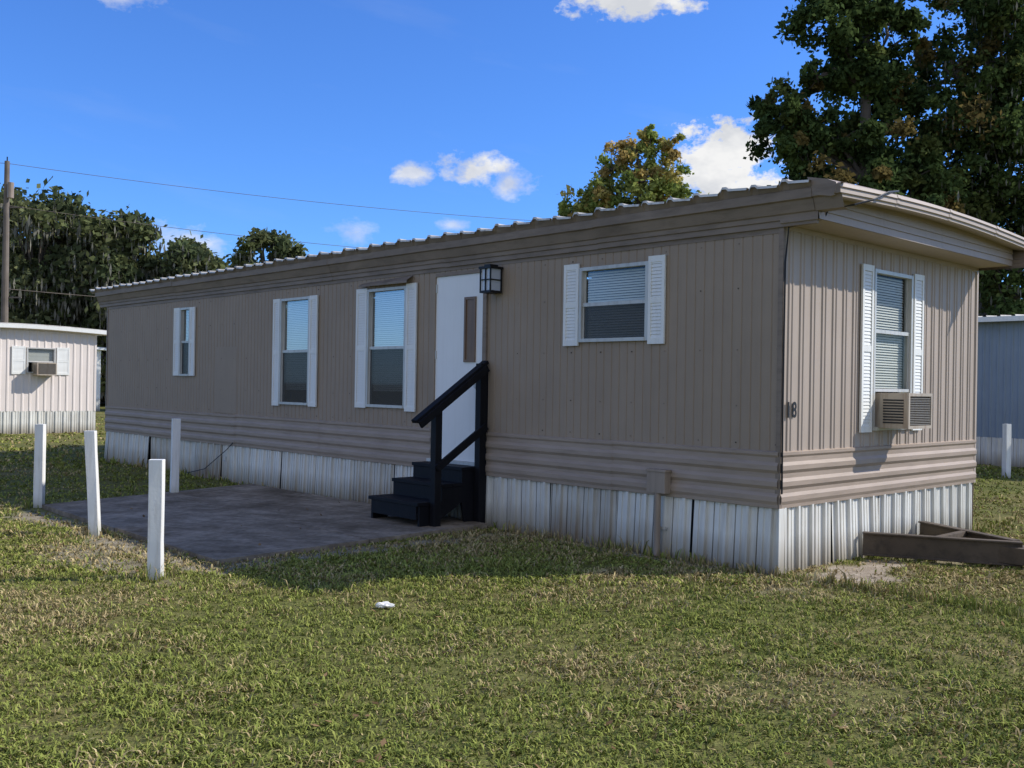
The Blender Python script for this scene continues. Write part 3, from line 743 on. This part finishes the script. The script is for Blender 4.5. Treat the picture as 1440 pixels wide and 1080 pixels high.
A=[(7.0,25,8.45,.95),(6.6,25.1,8.1,.5),(7.7,24.6,10.9,.95),(8.7,25.5,9.5,1.2),(9.2,25,11.2,1.1),(7.4,24.8,7.1,1.0),(9.2,25.6,7.6,1.3),(8.3,25,12.9,1.5),(10.0,25.8,9.1,.9),(8.4,24.2,6.1,1.0),(9.6,24.6,5.8,1.1),(9.3,25,14.3,1.2),(6.5,25.2,8.9,.5),(6.9,24.9,6.4,.6),(7.6,25,9.5,.5),(8.2,25.2,7.9,.9),(10.1,25.3,7.0,.9),(10.1,25.3,10.8,.5)]
tree('sweetgum_tree',(8.9,25.2),(9.0,25.2,14.2),.22,A,78000,.075,gd,101,sub=20,spread=.26,bias=[.27,.28,.22,.15,.08])
Bl=[(11.7,26.5,10.1,1.1),(12.8,26.5,11.5,1.3),(12.4,26,8.4,1.5),(11.2,26.2,6.7,1.3),(13.1,26.8,6.7,1.6),(13.9,26.5,9.3,1.4),(12.3,27,13.2,1.2),(12.6,26,4.9,1.2),(11.2,26.8,8.5,.8),(14.6,26.5,6.2,1.5),(13.9,26.8,12.6,1.3),(11.5,26.3,5.0,1.1),(14.9,27,10.9,1.2),(10.6,26.4,5.3,.9),(14.2,26.0,4.2,1.0),(13.2,26.2,10.0,1.0)]
tree('live_oak_tree',(12.9,26.8),(12.8,26.7,12.6),.36,Bl,96000,.072,gd,202,sub=20,spread=.27,moss=.03,bias=[.28,.27,.27,.12,.06])
yl=[(.42,.42,.12),(.32,.36,.10),(.48,.40,.12),(.24,.30,.08),(.46,.34,.12)]
Yl=[(4.3,36,10.3,.8),(3.5,36,9.5,.9),(5.3,36,9.5,.9),(4.4,35.7,9.0,1.1),(5.9,36,8.5,.9),(3.2,36,8.2,.9),(4.8,36.2,7.6,1.3),(2.4,36,8.2,.7),(3.6,36,7.2,1.1),(6.2,36,7.5,.9),(2.0,36,7.7,.7),(5.4,36,10.5,.6),(6.8,36,6.8,.9),(4.2,36,5.8,1.2),(2.6,36,7.0,.8),(4.9,36,10.9,.5)]
tree('maple_tree',(4.4,36),(4.4,36,10.4),.18,Yl,30000,.085,yl,303,sub=16,spread=.29)
sm=[(1.2,40,7.5,.5),(1.6,40,6.6,.8),(.6,40,6.3,.7)]
tree('small_oak_tree',(1.2,40),(1.2,40,7.2),.12,sm,3500,.11,gd,304)
od=[(.095,.12,.055),(.125,.145,.06),(.08,.10,.05),(.15,.165,.075)]
r=np.random.default_rng(77); row=empty('distant_trees',(0,0,0)); P=[];S=[];C=[];H=[]; tb=MB()
def crown(cx,cy,top,rad,n,ls=.20,moss=.18,low=1.0,kk=46):
    tb.tube([(cx,cy,-.3),(cx+.3,cy,top*.35),(cx,cy,top*.7)],[.35,.25,.10],'bark',7,False)
    k=int(kk*rad/3)
    for q in range(k):
        t=r.random(); th=r.random()*6.28; zc=low+(top-low)*(t**.8); env=rad*math.sqrt(max(.05,1-((t-.4)/.66)**2)); rd=env*(.2+.85*r.random())
        c=np.array([cx+math.cos(th)*rd,cy+math.sin(th)*rd,min(zc,top-.4)]); cr=rad*(.17+.18*r.random())
        tb.tube([(cx,cy,max(1,c[2]*.6)),tuple(c)],[.09,.03],'bark',4,False)
        nn=n//k; p=r.normal(size=(nn,3))*cr*np.array([.66,.66,.5])+c; hh=r.random(nn)<moss
        cc=np.array(od[r.integers(4)])[None]*(.6+.8*r.random((nn,1))); cc[hh]=np.array([.28,.275,.225])*(.6+.6*r.random((hh.sum(),1))); p[hh,2]-=cr*.7
        P.append(p);S.append(ls*(.5+.9*r.random(nn)));C.append(cc);H.append(hh)
for cx,cy,top,rad in ((-46,60,12.5,4.5),(-41,63,13,4.5),(-36.5,58,12.3,4.2),(-31.5,60,12.2,3.6),(-28.0,58,12.2,3.1),(-25.4,59,11.2,2.7),(-23.2,58,11.5,2.5),(-20.6,60,10.0,2.5),(-18.6,58,9.2,1.8),(-33,66,10.5,4),(-27,66,9.5,4),(-22,67,8.5,4)):
    crown(cx,cy,top,rad,14000)
crown(-12.3,50,9.2,1.5,7000,.15,.1,5.2,60); crown(-14.2,52,7.9,1.4,5000,.15,.1,3,50)
for k in range(22):
    crown(-18+5.2*k+r.random()*2,78+8*r.random(),7+1.5*r.random()+(3 if k>10 else 0),3.2,2200,.42,.05,1.,24)
tb.obj('trunks',row,recalc=False)
leaves(np.concatenate(P),np.concatenate(S),np.concatenate(C),r,'foliage',row,hang=np.concatenate(H),aspect=.6)
n=18000; x=-60+150*r.random(n); y=68+10*r.random(n); z=np.abs(r.normal(size=n))*1.1*(.6+.8*vnoise(x,y,.2,8))
leaves(np.stack([x,y,z],1),.34*(.5+r.random(n)),np.array([[.08,.10,.045]])*(.5+r.random((n,1))),r,'undergrowth',row)

# ------------------------------------------------------------ light & world
el=math.radians(38); saz=math.atan2(0.992,0.125)
sd=Vector((math.sin(saz)*math.cos(el),math.cos(saz)*math.cos(el),math.sin(el)))
su=bpy.data.lights.new('sun','SUN'); su.energy=5.0; su.angle=math.radians(.5); su.color=(1,.95,.87)
so=bpy.data.objects.new('sun',su); COL.objects.link(so); so.rotation_euler=sd.to_track_quat('Z','Y').to_euler(); so.location=(20,5,20)
w=bpy.data.worlds.new('World'); scn.world=w; w.use_nodes=True; nt=w.node_tree; nt.nodes.clear()
out=N(nt,'ShaderNodeOutputWorld'); bg=N(nt,'ShaderNodeBackground'); bg.inputs[1].default_value=.12
sky=N(nt,'ShaderNodeTexSky'); sky.sky_type='NISHITA'; sky.sun_disc=False; sky.sun_elevation=el; sky.sun_rotation=saz; sky.air_density=1.; sky.dust_density=.3; sky.ozone_density=3.
grade=mixc(nt,1.,sky.outputs[0],(.55,.97,1.70),'MULTIPLY')
tc=N(nt,'ShaderNodeTexCoord'); sp=N(nt,'ShaderNodeSeparateXYZ'); L_(nt,tc.outputs['Generated'],sp.inputs[0])
def mth(op,a,b=None,c=None,clamp=False):
    n=N(nt,'ShaderNodeMath',operation=op); n.use_clamp=clamp
    for i,v in enumerate((a,b,c)):
        if v is None: continue
        if hasattr(v,'links'): L_(nt,v,n.inputs[i])
        else: n.inputs[i].default_value=v
    return n.outputs[0]
az=mth('ARCTAN2',sp.outputs[0],sp.outputs[1]); ele=mth('ARCSINE',sp.outputs[2])
cb=N(nt,'ShaderNodeCombineXYZ'); L_(nt,az,cb.inputs[0]); L_(nt,mth('MULTIPLY',ele,1.5),cb.inputs[1])
def wn(scale,detail,rough=.6):
    n=N(nt,'ShaderNodeTexNoise'); n.inputs['Scale'].default_value=scale; n.inputs['Detail'].default_value=detail; n.inputs['Roughness'].default_value=rough; L_(nt,cb.outputs[0],n.inputs['Vector']); return n.outputs[0]
n1=wn(30,6,.64)
n1c=mth('MULTIPLY_ADD',n1,2.8,-1.4)
# azimuth, elevation, half widths (deg), opacity, edge hardness
clouds=[(-5.8,11.9,1.35,.75,.85,1.3),(-2.2,12.3,2.6,.95,.95,1.5),(-.3,11.7,1.5,1.0,.75,1.1),(-9.2,8.5,1.6,.7,.6,.9),(11.9,12.4,3.1,2.6,1.,3.),(13.4,10.5,2.8,2.1,1.,2.5),(6.6,21.2,3.8,1.1,1.,2.),(-21.9,19.8,2.8,.7,.7,1.),(-18.0,7.4,3.2,1.1,.75,1.),(-3.7,9.1,.9,.45,.6,1.)]
mask=None
for a,e_,ra,re,op_,hd in clouds:
    a,e_,ra,re=[math.radians(q) for q in (a,e_,ra,re)]
    dx=mth('DIVIDE',mth('SUBTRACT',az,a),ra); dy=mth('DIVIDE',mth('SUBTRACT',ele,e_),re)
    d=mth('SQRT',mth('ADD',mth('MULTIPLY',dx,dx),mth('MULTIPLY',dy,dy)))
    d=mth('ADD',d,n1c)
    m_=mth('MULTIPLY',mth('SUBTRACT',1.0,d),hd,None,True)
    m_=mth('MULTIPLY',m_,op_)
    mask=m_ if mask is None else mth('MAXIMUM',mask,m_)
cb2=N(nt,'ShaderNodeCombineXYZ'); L_(nt,az,cb2.inputs[0]); L_(nt,mth('MULTIPLY_ADD',az,.8,mth('MULTIPLY',ele,5.)),cb2.inputs[1])
nw=N(nt,'ShaderNodeTexNoise'); nw.inputs['Scale'].default_value=4; nw.inputs['Detail'].default_value=5; L_(nt,cb2.outputs[0],nw.inputs['Vector'])
wis=mth('MULTIPLY',mth('SUBTRACT',nw.outputs[0],.58),1.0,None,True)
mask=mth('MAXIMUM',mask,mth('MULTIPLY',wis,.3))
back=mth('MULTIPLY',mth('SUBTRACT',-.15,sp.outputs[1]),4.,None,True)  # unseen cloud bank behind the camera, added as white fill for the shaded wall
bn=wn(3.5,3); bk=mth('MULTIPLY',mth('SUBTRACT',bn,.36),5.,None,True)
mask=mth('MAXIMUM',mask,mth('MULTIPLY',mth('MULTIPLY',back,bk),.85))
shade=N(nt,'ShaderNodeValToRGB'); shade.color_ramp.elements[0].position=.38; shade.color_ramp.elements[0].color=(5.4,5.6,6.0,1); shade.color_ramp.elements[1].position=.6; shade.color_ramp.elements[1].color=(7.6,7.6,7.6,1); L_(nt,wn(14,4),shade.inputs[0])
mx=N(nt,'ShaderNodeMix'); mx.data_type='RGBA'; L_(nt,mask,mx.inputs[0]); L_(nt,grade,mx.inputs[6]); L_(nt,shade.outputs[0],mx.inputs[7])
L_(nt,mx.outputs[2],bg.inputs[0]); L_(nt,bg.outputs[0],out.inputs[0])

# ------------------------------------------------------------ camera
cd=bpy.data.cameras.new('camera'); cd.sensor_width=36; cd.lens=1393/1440*36; cd.clip_end=3000; cd.clip_start=.05
co=bpy.data.objects.new('camera',cd); COL.objects.link(co); scn.camera=co
co.matrix_world=Matrix.Translation((0,0,1.6))@Matrix.Rotation(-.0164,4,'Y')@Matrix.Rotation(math.radians(90.066),4,'X')
scn.view_settings.view_transform='Standard'; scn.view_settings.look='None'; scn.view_settings.exposure=0
